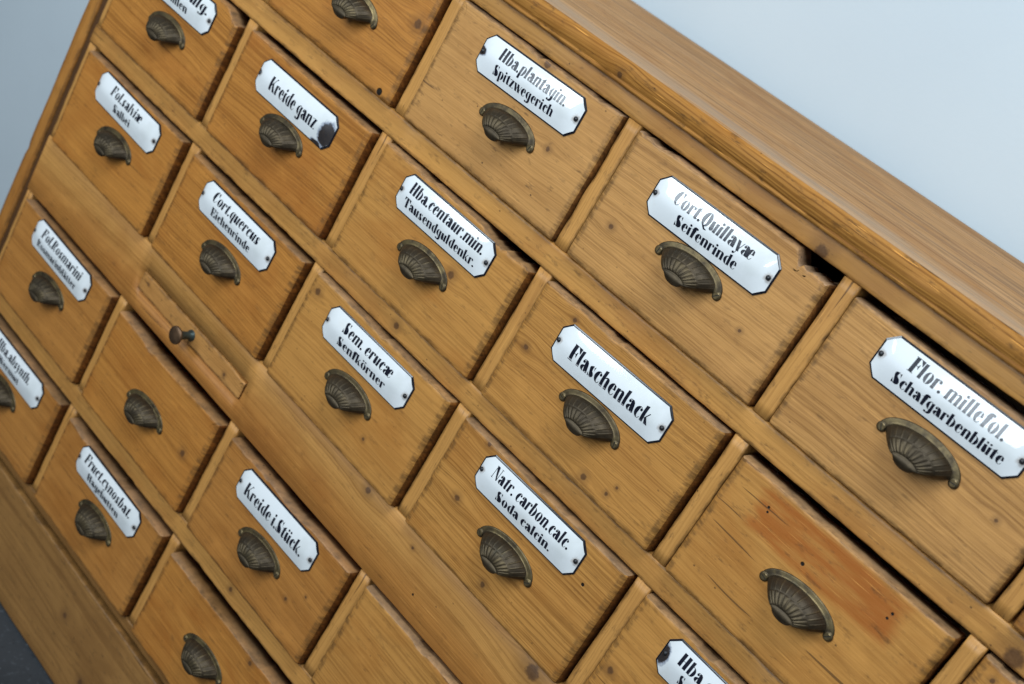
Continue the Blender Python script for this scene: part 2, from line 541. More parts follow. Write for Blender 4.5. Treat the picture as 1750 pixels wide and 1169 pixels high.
def wide_rail():
    vs, fs = [], []
    xs = [XL + (SX0 - XL) * i / 24 for i in range(25)] + [SX0 + (SX1 - SX0) * i / 20 for i in range(1, 21)] + \
         [SX1 + (XR - SX1) * i / 80 for i in range(1, 81)]
    ys = [wy0, wy0 + 1.4, SY0, SY1, wy1 - 1.6, wy1]
    org = W((XL + XR) / 2, (wy0 + wy1) / 2)
    idx = {}

    def v(i, j, h):
        key = (i, j, h)
        if key not in idx:
            x, y = xs[i], ys[j]
            hh = h
            if h == 0:
                if j == 0:
                    hh = -1.3 + 0.5 * n1(x * 0.05, 91)
                if j == 5:
                    hh = -1.5 + 0.6 * n1(x * 0.04, 92)
                    y += 0.5 * n1(x * 0.03, 93)
                if j in (2, 3):
                    y += 0.5 * n1(x * 0.06, 94 + j)
            idx[key] = len(vs)
            vs.append(W(x, y, hh) - org)
        return idx[key]

    i0 = 24
    i1 = 44
    for i in range(len(xs) - 1):
        for j in range(5):
            hole = j == 2 and i0 <= i < i1
            if not hole:
                fs.append((v(i, j, 0), v(i + 1, j, 0), v(i + 1, j + 1, 0), v(i, j + 1, 0)))
        fs.append((v(i, 0, 0), v(i, 0, -60), v(i + 1, 0, -60), v(i + 1, 0, 0)))
        fs.append((v(i, 5, 0), v(i + 1, 5, 0), v(i + 1, 5, -60), v(i, 5, -60)))
        if i0 <= i < i1:
            fs.append((v(i, 2, 0), v(i + 1, 2, 0), v(i + 1, 2, -60), v(i, 2, -60)))
            fs.append((v(i, 3, 0), v(i, 3, -60), v(i + 1, 3, -60), v(i + 1, 3, 0)))
    for i in (i0, i1):
        fs.append((v(i, 2, 0), v(i, 2, -60), v(i, 3, -60), v(i, 3, 0)))
    me = mesh_of('wide_rail', vs, fs, [m_wide])
    o = obj('wide_rail', me, cab)
    o.location = org - cab.location


wide_rail()
board('rail', XL, XR, ROWS[3][1], ROWS[4][0], -60, 0, [mr[3]], cab, seed=5, wob=0.4)
m_base = wood('base_rail_pine', 23.0, light=(0.27, 0.135, 0.038), dark=(0.16, 0.068, 0.016), blotch=(0.18, 0.08, 0.02), grime=0.7)
board('base_rail', XL, XR, ROWS[4][1], 764.6, -60, 0, [m_base], cab, seed=6, wob=0.4)
m_plinth = wood('plinth_pine', 29.0, light=(0.30, 0.155, 0.046), dark=(0.17, 0.075, 0.019), blotch=(0.20, 0.088, 0.023),
                blotch_amt=0.6, ring=0.45, grime=0.9, knots=[(-0.235, -0.028, 0.005), (-0.30, 0.012, 0.004)])
board('plinth', XL - 31, XR + 31, 767.4, FLOOR_Y - 0.3, -14, 5.0, [m_plinth], cab, seed=7, r=1.8, wob=0.35)

# vertical dividers, one between each pair of drawers
m_div = [wood('divider_pine_%d' % i, 50 + 2.7 * i, axis='z', ring=0.9, contrast=0.5, blotch_amt=0.4, grime=0.9, blue=0.96, **C_RAIL)
         for i in range(5)]
rng = random.Random(5)
for ri, (ya, yb) in enumerate(ROWS):
    for di, dx in enumerate(DIV):
        j = rng.uniform(-0.8, 0.8)
        board('divider', dx + j, dx + DW + j + rng.uniform(-1, 0.5), ya + 0.45, yb - 0.45, -60, -rng.uniform(0.2, 0.9),
              [m_div[(ri * 2 + di) % 5]], cab, axis='z', seed=20 + ri * 7 + di, r=1.4, wob=0.4)
    board('stile', XL + 0.1, 16.5, ya + 0.1, yb - 0.1, -60, -0.4, [m_div[ri]], cab, axis='z', seed=60 + ri, r=1.2, wob=0.3)
    board('stile', 1306.0, XR - 0.1, ya + 0.1, yb - 0.1, -60, -0.4, [m_div[ri]], cab, axis='z', seed=70 + ri, r=1.2, wob=0.3)

m_side = wood('side_pine', 71.0, axis='z', light=(0.42, 0.19, 0.042), dark=(0.22, 0.08, 0.013), blotch=(0.29, 0.10, 0.016),
              blotch_amt=0.6, ring=0.5, grime=0.5)
board('side_panel', -26.0, -5.3, -17.5, 766.8, -DEPTH + 2, 0.8, [m_side], cab, axis='z', seed=81, r=2.2, wob=0.5)
board('side_panel', XR + 8.3, XR + 29, -17.5, 766.8, -DEPTH + 2, 0.8, [m_side], cab, axis='z', seed=82, r=2.2, wob=0.5)
m_groove_shade = wood('painted_groove_shade', 72.0, axis='z', light=(0.085, 0.036, 0.010), dark=(0.045, 0.018, 0.005), blotch=(0.06, 0.024, 0.006),  # shade of the groove beside the side panel, painted as a dark strip
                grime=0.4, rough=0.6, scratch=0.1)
board('groove_shade_strip', -5.1, XL - 0.1, -17.5, 766.8, -50, -1.2, [m_groove_shade], cab, axis='z', seed=85, r=0.8, wob=0.2)
board('groove_shade_strip', XR + 0.1, XR + 8.1, -17.5, 766.8, -50, -1.2, [m_groove_shade], cab, axis='z', seed=86, r=0.8, wob=0.2)
board('back_panel', XL + 0.2, XR - 0.2, -17.0, 766.0, -DEPTH + 4, -DEPTH + 14, [M_BOX], cab, seed=83, r=0.5, wob=0)
board('bottom_panel', XL + 0.2, XR - 0.2, 752.5, 764.5, -DEPTH + 16, -61, [M_BOX], cab, seed=84, r=0.5, wob=0)

# top board with moulded nosing
m_top = wood('top_pine', 33.0, axis='y', light=(0.46, 0.245, 0.085), dark=(0.20, 0.092, 0.026), blotch=(0.32, 0.135, 0.034),
             blotch_amt=0.7, ring=0.20, contrast=0.95, grime=1.0, grey=0.10, rough=0.62, front_grey=0.05, coat=0.0, spec=0.14)
m_mould = wood('moulding_pine', 37.0, light=(0.44, 0.21, 0.046), dark=(0.20, 0.076, 0.012), blotch=(0.32, 0.12, 0.018),
               blotch_amt=0.6, ring=1.0, grime=1.0, scratch=0.9, rough=0.60, spec=0.16, coat=0.0, contrast=1.0, knots=[(-0.021, -0.0034, 0.003)])


def top():
    prof = [(-30, -18.2), (8.6, -18.2), (10.2, -18.8), (10.9, -20.0), (10.6, -21.2), (10.0, -21.8), (10.7, -22.6), (11.9, -25.0),
            (12.8, -28.0), (13.1, -31.0), (12.7, -34.2), (11.6, -36.6), (9.6, -38.0), (6.0, -38.5), (-30, -38.5)]
    x0, x1 = -39.0, XR + 42
    seg = 240
    vs, fs = [], []
    org = W((x0 + x1) / 2, -28)
    n = len(prof)
    for i in range(seg + 1):
        x = x0 + (x1 - x0) * i / seg
        for k, (h, y) in enumerate(prof):
            e = 0
            if 1 < k < 13:
                e = 0.3 * n1(x * 0.02, 100 + k * 0.15) + 0.35 * n1(x * 0.13, 110 + k * 0.3)
                chip = n1(x * 0.033, 120)
                if 9 <= k <= 12 and chip > 0.35:
                    e -= (chip - 0.35) * 4
                chip = n1(x * 0.05, 127)
                if 2 <= k <= 4 and chip > 0.3:
                    e -= (chip - 0.3) * 5
            vs.append(W(x, y + (0.5 * e if k < 6 else -0.3 * e if k < 9 else -0.2 * e), h + e) - org)
    for i in range(seg):
        for k in range(n):
            k2 = (k + 1) % n
            fs.append((i * n + k, i * n + k2, (i + 1) * n + k2, (i + 1) * n + k))
    fs += [tuple(range(n)), tuple(range(seg * n, seg * n + n))]
    o = obj('top_moulding', mesh_of('top_moulding', vs, fs, [m_mould]), cab)
    o.location = org - cab.location
    # the board itself, a touch hollow from use
    vs, fs = [], []
    org = W((x0 + x1) / 2, -38.5)
    nx, ny = 120, 24
    ha, hb = 8.6, -DEPTH
    for i in range(nx + 1):
        x = x0 + (x1 - x0) * i / nx
        for j in range(ny + 1):
            h = ha + (hb - ha) * j / ny
            y = -38.75 - 0.3 * n1(x * 0.006, 131 + j * 0.13) - (0.0 if j else -0.22)
            if j == ny:
                y += 0.9
            vs.append(W(x, y, h + (0.4 * n1(x * 0.05, 140) if j == 0 else 0)) - org)
    b = len(vs)
    for i in range(nx + 1):
        x = x0 + (x1 - x0) * i / nx
        vs.append(W(x, -19.0, hb) - org)
        vs.append(W(x, -19.0, -30.5) - org)
        vs.append(W(x, -38.0, -30.5) - org)
        vs.append(W(x, -38.0, ha) - org)
    q = ny + 1
    for i in range(nx):
        for j in range(ny):
            fs.append((i * q + j, (i + 1) * q + j, (i + 1) * q + j + 1, i * q + j + 1))
        a0, a1 = b + i * 4, b + (i + 1) * 4
        fs.append((i * q + ny, (i + 1) * q + ny, a1, a0))
        for k in range(3):
            fs.append((a0 + k, a1 + k, a1 + k + 1, a0 + k + 1))
        fs.append((a0 + 3, a1 + 3, (i + 1) * q, i * q))
    o = obj('top_board', mesh_of('top_board', vs, fs, [m_top]), cab)
    o.location = org - cab.location


top()


# ------------------------------------------------------------------ cup pull
def disc(vs, fs, cx, cz, r, h0, h1, n=20, dome=0.0, bev=0.5):
    rings = [(r, h0), (r, h1 - bev), (r - bev, h1), (r * 0.5, h1 + dome * 0.75), (0.001, h1 + dome)]
    b = len(vs)
    for (rr, h) in rings:
        for i in range(n):
            a = 2 * math.pi * i / n
            vs.append(((cx + rr * math.cos(a)) / 1000, -h / 1000, (cz + rr * math.sin(a)) / 1000))
    for k in range(len(rings) - 1):
        for i in range(n):
            j = (i + 1) % n
            fs.append((b + k * n + i, b + k * n + j, b + (k + 1) * n + j, b + (k + 1) * n + i))
    return b


def make_pull():
    """Shell-fluted cup pull, 64 mm between screws; origin between the screws on the drawer face, out = -y."""
    vs, fs, rub = [], [], []
    NP, NS, NL = 150, 46, 12
    fz = -7.5                                          # the flutes fan out from here
    for i in range(NP + 1):
        ph = math.pi * i / NP
        c, s = math.cos(ph), max(0.0, math.sin(ph))
        e = s ** 0.55
        rimx, rimz = 29.8 * c, 12.6 * s + 0.4
        inx, inz = 10.2 * c, fz + 3.4 * s
        N = 13
        fr = (ph / math.pi * N) % 1.0
        line = math.exp(-(min(fr, 1 - fr) / 0.07) ** 2)
        scal = abs(math.sin(math.pi * fr)) ** 0.6
        for j in range(NS + 1):
            v = j / NS
            w = e * (1 - math.cos(v * math.pi / 2)) + (1 - e) * v
            px = rimx * (1 - w) + inx * w
            pz = rimz * (1 - w) + inz * w - 1.6 * (1 - e) * math.sin(math.pi * v)
            hh = 1.2 + 17.3 * (e * math.sin(v * math.pi / 2) ** 0.85 + (1 - e) * (0.45 * v + 0.55 * v * v * (3 - 2 * v)))
            up_ = sst(0.03, 0.10, v) * (1 - sst(0.50, 0.55, v))
            lo_ = sst(0.56, 0.61, v) * (1 - sst(0.90, 0.96, v))
            ring = math.exp(-((v - 0.555) / 0.020) ** 2)
            ring2 = math.exp(-((v - 0.975) / 0.016) ** 2)
            d = (up_ * (0.55 * line - 0.12) + lo_ * (0.75 * scal - 0.38) - 0.40 * ring) * e - 0.55 * ring2
            nx, nz, nh = px / 30.0, (pz + 7) / 22.0, hh / 13.0
            ln = math.sqrt(nx * nx + nz * nz + nh * nh) + 1e-6
            vs.append(((px + d * nx / ln) / 1000, -(hh + d * nh / ln) / 1000, (pz + d * nz / ln) / 1000))
            rub.append(0.45 * up_ * line + 0.30 * lo_ * scal + 0.25 * ring2)
        for j in range(1, NL + 1):                     # smooth lobe and rolled lip
            u = j / NL
            lx = inx * (1 - 0.10 * u)
            lz = inz * (1 - u) + (fz - 4.6 * s) * u - 0.4 * u
            lh = 18.5 + 1.1 * s * math.sin(math.pi * min(1.0, u * 1.05)) - 1.6 * u * u
            vs.append((lx / 1000, -lh / 1000, lz / 1000))
            rub.append(0.08)
        x_, y_, z_ = vs[-1]
        vs.append((x_ * 0.96, y_ + 0.0022, z_ - 0.0005 * s))
        rub.append(0.1)
        vs.append((x_ * 0.9, y_ + 0.0060, z_ + 0.0012 * s))
        rub.append(0.1)
    q = NS + 1 + NL + 2
    for i in range(NP):
        for j in range(q - 1):
            fs.append((i * q + j, (i + 1) * q + j, (i + 1) * q + j + 1, i * q + j + 1))
    # flange
    prof = [(0.0, 0.0), (0.02, 0.6), (0.09, 1.0), (0.22, 1.2), (0.60, 1.4), (0.88, 1.8), (1.04, 2.8)]
    b = len(vs)
    NF = 80
    for i in range(NF + 1):
        ph = math.pi * (-0.04 + 1.08 * i / NF)
        c, s = math.cos(ph), math.sin(ph)
        ox, oz = 35.6 * c, 17.6 * s
        ix, iz = 29.2 * c, 11.8 * s + 0.4 * max(s, 0)
        for (w, h) in prof:
            vs.append(((ox + (ix - ox) * w) / 1000, -h / 1000, (oz + (iz - oz) * w) / 1000))
            rub.append(0.9 if 0.1 < w < 0.9 else 0.5)
    np_ = len(prof)
    for i in range(NF):
        for k in range(np_ - 1):
            fs.append((b + i * np_ + k, b + (i + 1) * np_ + k, b + (i + 1) * np_ + k + 1, b + i * np_ + k + 1))
    for sx in (-1, 1):
        nb = len(vs)
        disc(vs, fs, sx * 32.2, -0.6, 4.1, 0.0, 1.9, 24, 0.0, 0.8)
        rub += [0.7] * (len(vs) - nb)
    vs = [(x * 0.96, y * 0.94, z * 0.96) for (x, y, z) in vs]
    me = mesh_of('cup_pull', vs, fs, [M_BRASS])
    at = me.attributes.new('rub', 'FLOAT', 'POINT')
    at.data.foreach_set('value', rub)
    return me


def make_screw(r, mat, slot=True, dome=0.5, h0=0.0, h1=0.8):
    vs, fs = [], []
    n = 24
    if not slot:
        disc(vs, fs, 0, 0, r, h0, h1, 16, dome, 0.35)
        return mesh_of('screw', vs, fs, [mat])
    disc(vs, fs, 0, 0, r * 0.96, h0, h1 - 0.25, n, 0, 0.1)
    mi = [1] * len(fs)
    half = math.asin(0.17)
    for sg in (0, math.pi):
        b = len(vs)
        pts = [sg + half + (math.pi - 2 * half) * i / 12 for i in range(13)]
        for (rr, h) in ((r, h0), (r, h1 - 0.3), (r - 0.45, h1 + dome * 0.5)):
            for a in pts:
                vs.append((rr * math.cos(a) / 1000, -h / 1000, rr * math.sin(a) / 1000))
        for k in range(2):
            for i in range(12):
                fs.append((b + k * 13 + i, b + k * 13 + i + 1, b + (k + 1) * 13 + i + 1, b + (k + 1) * 13 + i))
                mi.append(0)
        fs.append(tuple(b + 26 + i for i in range(13)))
        mi.append(0)
        fs.append((b + 13, b + 25, b + 38, b + 26))
        mi.append(0)
    return mesh_of('screw', vs, fs, [mat, M_SLOT], mi, False)


ME_PULL = make_pull()
ME_PSCREW = make_screw(2.8, M_BRSCREW, True, 0.25, 1.7, 2.2)
ME_LSCREW = make_screw(2.1, M_IRON, False, 0.6, 0.0, 0.9)

# ------------------------------------------------------------------ enamel plates
PL, PH, PC = 126.0, 36.4, 7.8
DOME = 4.0


def dome(x, z):
    ax = min(1.0, abs(x) / (PL / 2 - 1))
    az = min(1.0, abs(z) / (PH / 2 - 1))
    return 1.15 + DOME * (1 - max(0.0, math.sqrt(az * az + 0.0121) - 0.11) ** 1.3) * (1 - ax ** 9)


def half_w(z, L, H, C):
    over = abs(z) - (H / 2 - C)
    return L / 2 - max(0.0, over)


def oct_grid(L, H, C, nz, nx, hf):
    vs, fs = [], []
    zs = sorted(set([-H / 2 + H * i / nz for i in range(nz + 1)] + [H / 2 - C, -H / 2 + C]))
    for zz in zs:
        hw = half_w(zz, L, H, C)
        for i in range(nx + 1):
            xx = -hw + 2 * hw * i / nx
            vs.append((xx / 1000, -hf(xx, zz) / 1000, zz / 1000))
    for j in range(len(zs) - 1):
        for i in range(nx):
            a = j * (nx + 1) + i
            fs.append((a, a + 1, a + nx + 2, a + nx + 1))
    return vs, fs


def make_plate():
    o = [(-PL / 2 + PC, PH / 2), (PL / 2 - PC, PH / 2), (PL / 2, PH / 2 - PC), (PL / 2, -PH / 2 + PC),
         (PL / 2 - PC, -PH / 2), (-PL / 2 + PC, -PH / 2), (-PL / 2, -PH / 2 + PC), (-PL / 2, PH / 2 - PC)]
    vs, fs = [], []
    for (k, h) in ((1.0, 0.0), (1.0, 0.75), (0.985, 1.12), (0.90, 1.14)):
        for (x, z) in o:
            sx = x * k if k == 1 else math.copysign(abs(x) - (1 - k) * 60, x)
            sz = z * k if k == 1 else math.copysign(abs(z) - (1 - k) * 60, z)
            vs.append((sx / 1000, -h / 1000, sz / 1000))
    for r in range(3):
        for i in range(8):
            j = (i + 1) % 8
            fs.append((r * 8 + i, r * 8 + j, (r + 1) * 8 + j, (r + 1) * 8 + i))
    fs += [tuple(range(8)), tuple(range(24, 32))]
    return mesh_of('label_plate', vs, fs, [M_BLACK], None, False)


ME_PLATE = make_plate()


def make_face(mt):
    vs, fs = oct_grid(PL - 2.8, PH - 2.7, PC - 0.6, 30, 60, dome)
    return mesh_of('enamel_face', vs, fs, [mt])


ME_FACE = make_face(M_ENAMEL)

# ------------------------------------------------------------------ lettering: a condensed fat-face alphabet drawn as shapes
XH, SW, HL = 0.70, 0.185, 0.034


def P_stem(x, y0, y1, w=SW, flag=0.045):
    return [(x, y0), (x + w, y0), (x + w, y1), (x, y1 - flag)]


def P_cres(cx, cy, rx, ry, side, th):
    n = 14
    o_, i_ = [], []
    for k in range(n + 1):
        a = -math.pi / 2 + math.pi * k / n
        o_.append((cx + side * rx * math.cos(a), cy + ry * math.sin(a)))
        i_.append((cx + side * (rx - th) * math.cos(a), cy + ry * math.sin(a) * 0.985))
    return o_ + i_[::-1]


def P_arc(cx, cy, rx, ry, a0, a1, t0, t1, n=10):
    o_, i_ = [], []
    for k in range(n + 1):
        f = k / n
        a = math.radians(a0 + (a1 - a0) * f)
        th = t0 + (t1 - t0) * f
        o_.append((cx + rx * math.cos(a), cy + ry * math.sin(a)))
        i_.append((cx + (rx - th) * math.cos(a), cy + (ry - th) * math.sin(a)))
    return o_ + i_[::-1]


def P_line(x0, y0, x1, y1, t):
    dx, dy = x1 - x0, y1 - y0
    l = math.hypot(dx, dy) or 1
    nx, ny = -dy / l * t / 2, dx / l * t / 2
    return [(x0 + nx, y0 + ny), (x1 + nx, y1 + ny), (x1 - nx, y1 - ny), (x0 - nx, y0 - ny)]


def P_par(x0, y0, x1, y1, w):
    return [(x0, y0), (x0 + w, y0), (x1 + w, y1), (x1, y1)]


def P_ball(cx, cy, r, ry=None):
    ry = ry or r
    return [(cx + r * math.cos(2 * math.pi * k / 12), cy + ry * math.sin(2 * math.pi * k / 12)) for k in range(12)]


def P_arch(x, top, w=SW, y0=0.0, reach=0.13):
    """right-hand stem of n, m, h with its shoulder"""
    pts = [(x, y0), (x + w, y0), (x + w, top - 0.20)]
    for k in range(1, 7):
        a = math.pi / 2 * k / 6
        pts.append((x + w - w * 0.78 * (1 - math.cos(a)), top - 0.20 + 0.20 * math.sin(a)))
    pts += [(x - reach * 0.4, top - 0.03), (x - reach, top - 0.13), (x - reach + 0.03, top - 0.15), (x, top - 0.09)]
    return pts


def P_cup(x, top, w=SW):
    """left-hand stem of u with its bottom turn"""
    pts = [(x, top - 0.045), (x, 0.18)]
    for k in range(1, 7):
        a = math.pi / 2 * k / 6
        pts.append((x + w * 0.8 * (1 - math.cos(a)), 0.18 - 0.19 * math.sin(a)))
    pts += [(x + w + 0.08, 0.08), (x + w + 0.07, 0.11), (x + w, 0.06), (x + w, top)]
    return pts


def G(ch):
    """polygons and advance width, cap height = 1"""
    R_ = 0.255
    cy, ry = XH / 2, XH / 2 + 0.012
    if ch == ' ':
        return [], 0.20
    if ch == '.':
        return [P_ball(0.085, 0.085, 0.085, 0.10)], 0.21
    if ch in 'äöü':
        base, adv = G({'ä': 'a', 'ö': 'o', 'ü': 'u'}[ch])
        return base + [P_ball(adv * 0.26, 0.87, 0.075, 0.085), P_ball(adv * 0.66, 0.87, 0.075, 0.085)], adv
    if ch == 'i':
        return [P_stem(0.02, 0, XH), P_ball(0.115, 0.87, 0.085, 0.10)], 0.275
    if ch == 'l':
        return [P_stem(0.02, 0, 1.0)], 0.275
    if ch == 'n':
        return [P_stem(0.02, 0, XH), P_arch(0.31, XH + 0.01)], 0.555
    if ch == 'h':
        return [P_stem(0.02, 0, 1.0), P_arch(0.31, XH + 0.01)], 0.555
    if ch == 'm':
        return [P_stem(0.02, 0, XH), P_arch(0.31, XH + 0.01), P_arch(0.60, XH + 0.01)], 0.845
    if ch == 'u':
        return [P_cup(0.02, XH), P_stem(0.31, 0, XH)], 0.555
    if ch == 'r':
        return [P_stem(0.02, 0, XH), P_ball(0.345, XH - 0.12, 0.075, 0.10),
                P_arc(0.31, XH - 0.12, 0.11, 0.125, 30, 170, 0.05, HL)], 0.435
    if ch == 't':
        return [[(0.06, 0.14), (0.10, 0.02), (0.20, -0.012), (0.27, 0.03), (0.33, 0.12), (0.31, 0.13), (0.26, 0.075), (0.245, 0.13),
                 (0.245, 0.90), (0.06, 0.74)], P_line(-0.03, XH - 0.02, 0.34, XH - 0.02, HL)], 0.355
    if ch == 'f':
        return [[(0.06, 0.0), (0.245, 0.0), (0.245, 0.80), (0.28, 0.95), (0.33, 1.0), (0.20, 1.0), (0.10, 0.93), (0.06, 0.78)],
                P_ball(0.35, 0.90, 0.072, 0.09), P_line(-0.03, XH - 0.02, 0.35, XH - 0.02, HL)], 0.375
    if ch == 'k':
        return [P_stem(0.02, 0, 1.0), [(0.20, 0.27), (0.40, XH), (0.46, XH), (0.25, 0.27)],
                [(0.23, 0.36), (0.32, 0.42), (0.53, 0.0), (0.31, 0.0)]], 0.545
    if ch == 'b':
        return [P_stem(0.02, 0, 1.0), P_cres(0.255, cy, 0.235, ry, 1, 0.165), P_line(0.18, XH, 0.27, XH, HL), P_line(0.18, 0.0, 0.27, 0.0, HL)], 0.525
    if ch == 'p':
        return [P_stem(0.02, -0.30, XH), P_cres(0.255, cy, 0.235, ry, 1, 0.165), P_line(0.18, XH, 0.27, XH, HL), P_line(0.18, 0.0, 0.27, 0.0, HL)], 0.525
    if ch == 'd':
        return [P_stem(0.295, 0, 1.0), P_cres(0.255, cy, 0.235, ry, -1, 0.165), P_line(0.24, XH, 0.33, XH, HL), P_line(0.24, 0.0, 0.33, 0.0, HL)], 0.525
    if ch == 'q':
        return [P_stem(0.295, -0.30, XH), P_cres(0.255, cy, 0.235, ry, -1, 0.165), P_line(0.24, XH, 0.33, XH, HL), P_line(0.24, 0.0, 0.33, 0.0, HL)], 0.525
    if ch == 'g':
        return [[(0.295, -0.10), (0.30, XH - 0.045), (0.48, XH), (0.48, -0.08), (0.42, -0.24), (0.30, -0.31), (0.16, -0.30), (0.20, -0.27), (0.27, -0.22)],
                P_cres(0.255, cy + 0.03, 0.235, ry - 0.03, -1, 0.165), P_ball(0.12, -0.22, 0.075, 0.085),
                P_line(0.24, XH, 0.33, XH, HL), P_line(0.24, 0.05, 0.33, 0.05, HL)], 0.525
    if ch == 'o':
        return [P_cres(0.255, cy, 0.235, ry, -1, 0.165), P_cres(0.265, cy, 0.235, ry, 1, 0.165)], 0.54
    if ch == 'c':
        return [P_cres(0.265, cy, 0.245, ry, -1, 0.18), P_ball(0.345, XH - 0.14, 0.072, 0.09),
                P_arc(0.265, cy, 0.165, ry, 40, 92, HL, HL), P_arc(0.265, cy, 0.165, ry, -92, -35, HL, HL)], 0.44
    if ch == 'e':
        return [P_cres(0.265, cy, 0.245, ry, -1, 0.18), P_line(0.16, cy + 0.03, 0.42, cy + 0.03, HL),
                [(0.28, XH + 0.01), (0.40, XH - 0.06), (0.45, cy + 0.03), (0.31, cy + 0.03), (0.31, XH - 0.10)],
                P_arc(0.265, cy, 0.175, ry, -92, -30, HL, HL)], 0.48
    if ch == 'a':
        return [[(0.26, 0.02), (0.44, 0.0), (0.50, 0.03), (0.46, 0.10), (0.445, 0.46), (0.40, 0.61), (0.30, XH + 0.01), (0.18, XH), (0.20, XH - 0.03), (0.26, XH - 0.10)],
                P_ball(0.115, XH - 0.155, 0.075, 0.09), P_arc(0.16, XH - 0.155, 0.11, 0.155, 70, 150, HL, HL),
                P_cres(0.235, 0.185, 0.215, 0.195, -1, 0.155), P_line(0.22, 0.37, 0.28, 0.39, HL)], 0.525
    if ch == 'æ':
        a, w = G('a')
        e, w2 = G('e')
        return a + [[(x + 0.34, y) for x, y in p] for p in e], 0.34 + w2
    if ch == 's':
        return [[(0.03, 0.52), (0.06, 0.42), (0.20, 0.30), (0.27, 0.20), (0.25, 0.08), (0.17, 0.0), (0.28, 0.01), (0.37, 0.10), (0.38, 0.22),
                 (0.32, 0.33), (0.18, 0.44), (0.13, 0.53), (0.15, 0.61), (0.22, XH + 0.01), (0.11, 0.65), (0.04, 0.59)],
                [(0.31, XH + 0.01), (0.345, XH + 0.01), (0.345, 0.43), (0.30, 0.57), (0.20, XH + 0.01), (0.20, XH - 0.015), (0.28, 0.60)],
                [(0.03, 0.0), (0.065, 0.0), (0.12, 0.03), (0.20, 0.0), (0.20, 0.02), (0.10, 0.09), (0.03, 0.25)]], 0.43
    if ch == 'v':
        return [P_par(0.15, 0.0, -0.02, XH, 0.19), P_line(0.24, 0.0, 0.42, XH, HL)], 0.44
    if ch == 'w':
        return [P_par(0.15, 0.0, -0.02, XH, 0.19), P_line(0.24, 0.0, 0.34, XH * 0.8, HL), P_par(0.43, 0.0, 0.26, XH, 0.19), P_line(0.52, 0.0, 0.70, XH, HL)], 0.72
    if ch == 'y':
        return [P_par(0.17, 0.0, -0.02, XH, 0.19), P_line(0.43, XH, 0.17, -0.24, HL + 0.01), P_ball(0.10, -0.21, 0.07, 0.085)], 0.45
    if ch == 'z':
        return [P_par(0.02, 0.0, 0.22, XH, 0.20), [(0.03, XH), (0.25, XH), (0.25, XH - HL), (0.08, XH - HL), (0.03, XH - 0.17)],
                [(0.42, 0.0), (0.20, 0.0), (0.20, HL), (0.37, HL), (0.42, 0.17)]], 0.46
    # capitals
    W2 = 0.215
    if ch == 'H':
        return [P_stem(0.02, 0, 1, W2, 0), P_stem(0.36, 0, 1, W2, 0), P_line(0.22, 0.5, 0.38, 0.5, HL)], 0.66
    if ch == 'F':
        return [P_stem(0.04, 0, 1, W2, 0), P_line(0.0, 1 - HL / 2, 0.55, 1 - HL / 2, HL), [(0.55, 1.0), (0.55, 0.66), (0.52, 0.66), (0.42, 0.93), (0.30, 1.0)],
                P_line(0.24, 0.52, 0.40, 0.52, HL), [(0.42, 0.68), (0.39, 0.68), (0.33, 0.52), (0.39, 0.36), (0.42, 0.36)], P_line(-.02, 0.015, 0.32, 0.015, HL)], 0.57
    if ch == 'E':
        return G('F')[0] + [P_line(0.0, HL / 2, 0.56, HL / 2, HL), [(0.57, 0.0), (0.57, 0.34), (0.54, 0.34), (0.43, 0.07), (0.31, 0.0)]], 0.61
    if ch == 'T':
        return [P_stem(0.21, 0, 1, W2, 0), P_line(0.0, 1 - HL / 2, 0.63, 1 - HL / 2, HL), [(0.0, 1.0), (0.20, 1.0), (0.10, 0.93), (0.03, 0.66), (0.0, 0.66)],
                [(0.635, 1.0), (0.43, 1.0), (0.53, 0.93), (0.605, 0.66), (0.635, 0.66)]], 0.63
    if ch == 'K':
        return [P_stem(0.02, 0, 1, W2, 0), P_line(0.23, 0.40, 0.53, 1.0, HL + 0.015), [(0.43, 1.0), (0.62, 1.0), (0.56, 0.93)],
                [(0.28, 0.52), (0.38, 0.66), (0.64, 0.0), (0.41, 0.0)]], 0.66
    if ch == 'N':
        return [P_line(0.07, 0, 0.07, 1, HL + 0.01), P_line(0.52, 0, 0.52, 1, HL + 0.01), [(0.0, 1.0), (0.24, 1.0), (0.54, 0.0), (0.46, 0.0)],
                P_line(0.0, 0.012, 0.15, 0.012, HL), P_line(0.43, 0.985, 0.60, 0.985, HL)], 0.63
    if ch == 'C':
        return [P_cres(0.31, 0.5, 0.29, 0.515, -1, 0.215), P_arc(0.31, 0.5, 0.20, 0.515, 25, 92, HL, HL), [(0.53, 1.0), (0.50, 1.0), (0.44, 0.92), (0.40, 0.95), (0.53, 0.62)],
                P_arc(0.31, 0.5, 0.22, 0.515, -92, -25, HL, HL)], 0.58
    if ch == 'Q':
        return [P_cres(0.30, 0.5, 0.28, 0.515, -1, 0.205), P_cres(0.32, 0.5, 0.28, 0.515, 1, 0.205),
                [(0.20, 0.02), (0.34, 0.06), (0.44, -0.10), (0.60, -0.14), (0.60, -0.18), (0.42, -0.22), (0.30, -0.10)]], 0.63
    if ch == 'S':
        return [[(0.03, 0.80), (0.06, 0.62), (0.26, 0.44), (0.36, 0.28), (0.33, 0.08), (0.22, 0.0), (0.36, 0.0), (0.49, 0.12), (0.51, 0.30),
                 (0.43, 0.50), (0.23, 0.68), (0.17, 0.80), (0.20, 0.94), (0.28, 1.01), (0.14, 0.99), (0.06, 0.92)],
                [(0.41, 1.0), (0.45, 1.0), (0.45, 0.66), (0.39, 0.86), (0.27, 1.01), (0.27, 0.985), (0.37, 0.93)],
                [(0.03, 0.0), (0.07, 0.0), (0.14, 0.05), (0.26, 0.0), (0.26, 0.025), (0.12, 0.13), (0.03, 0.38)]], 0.56
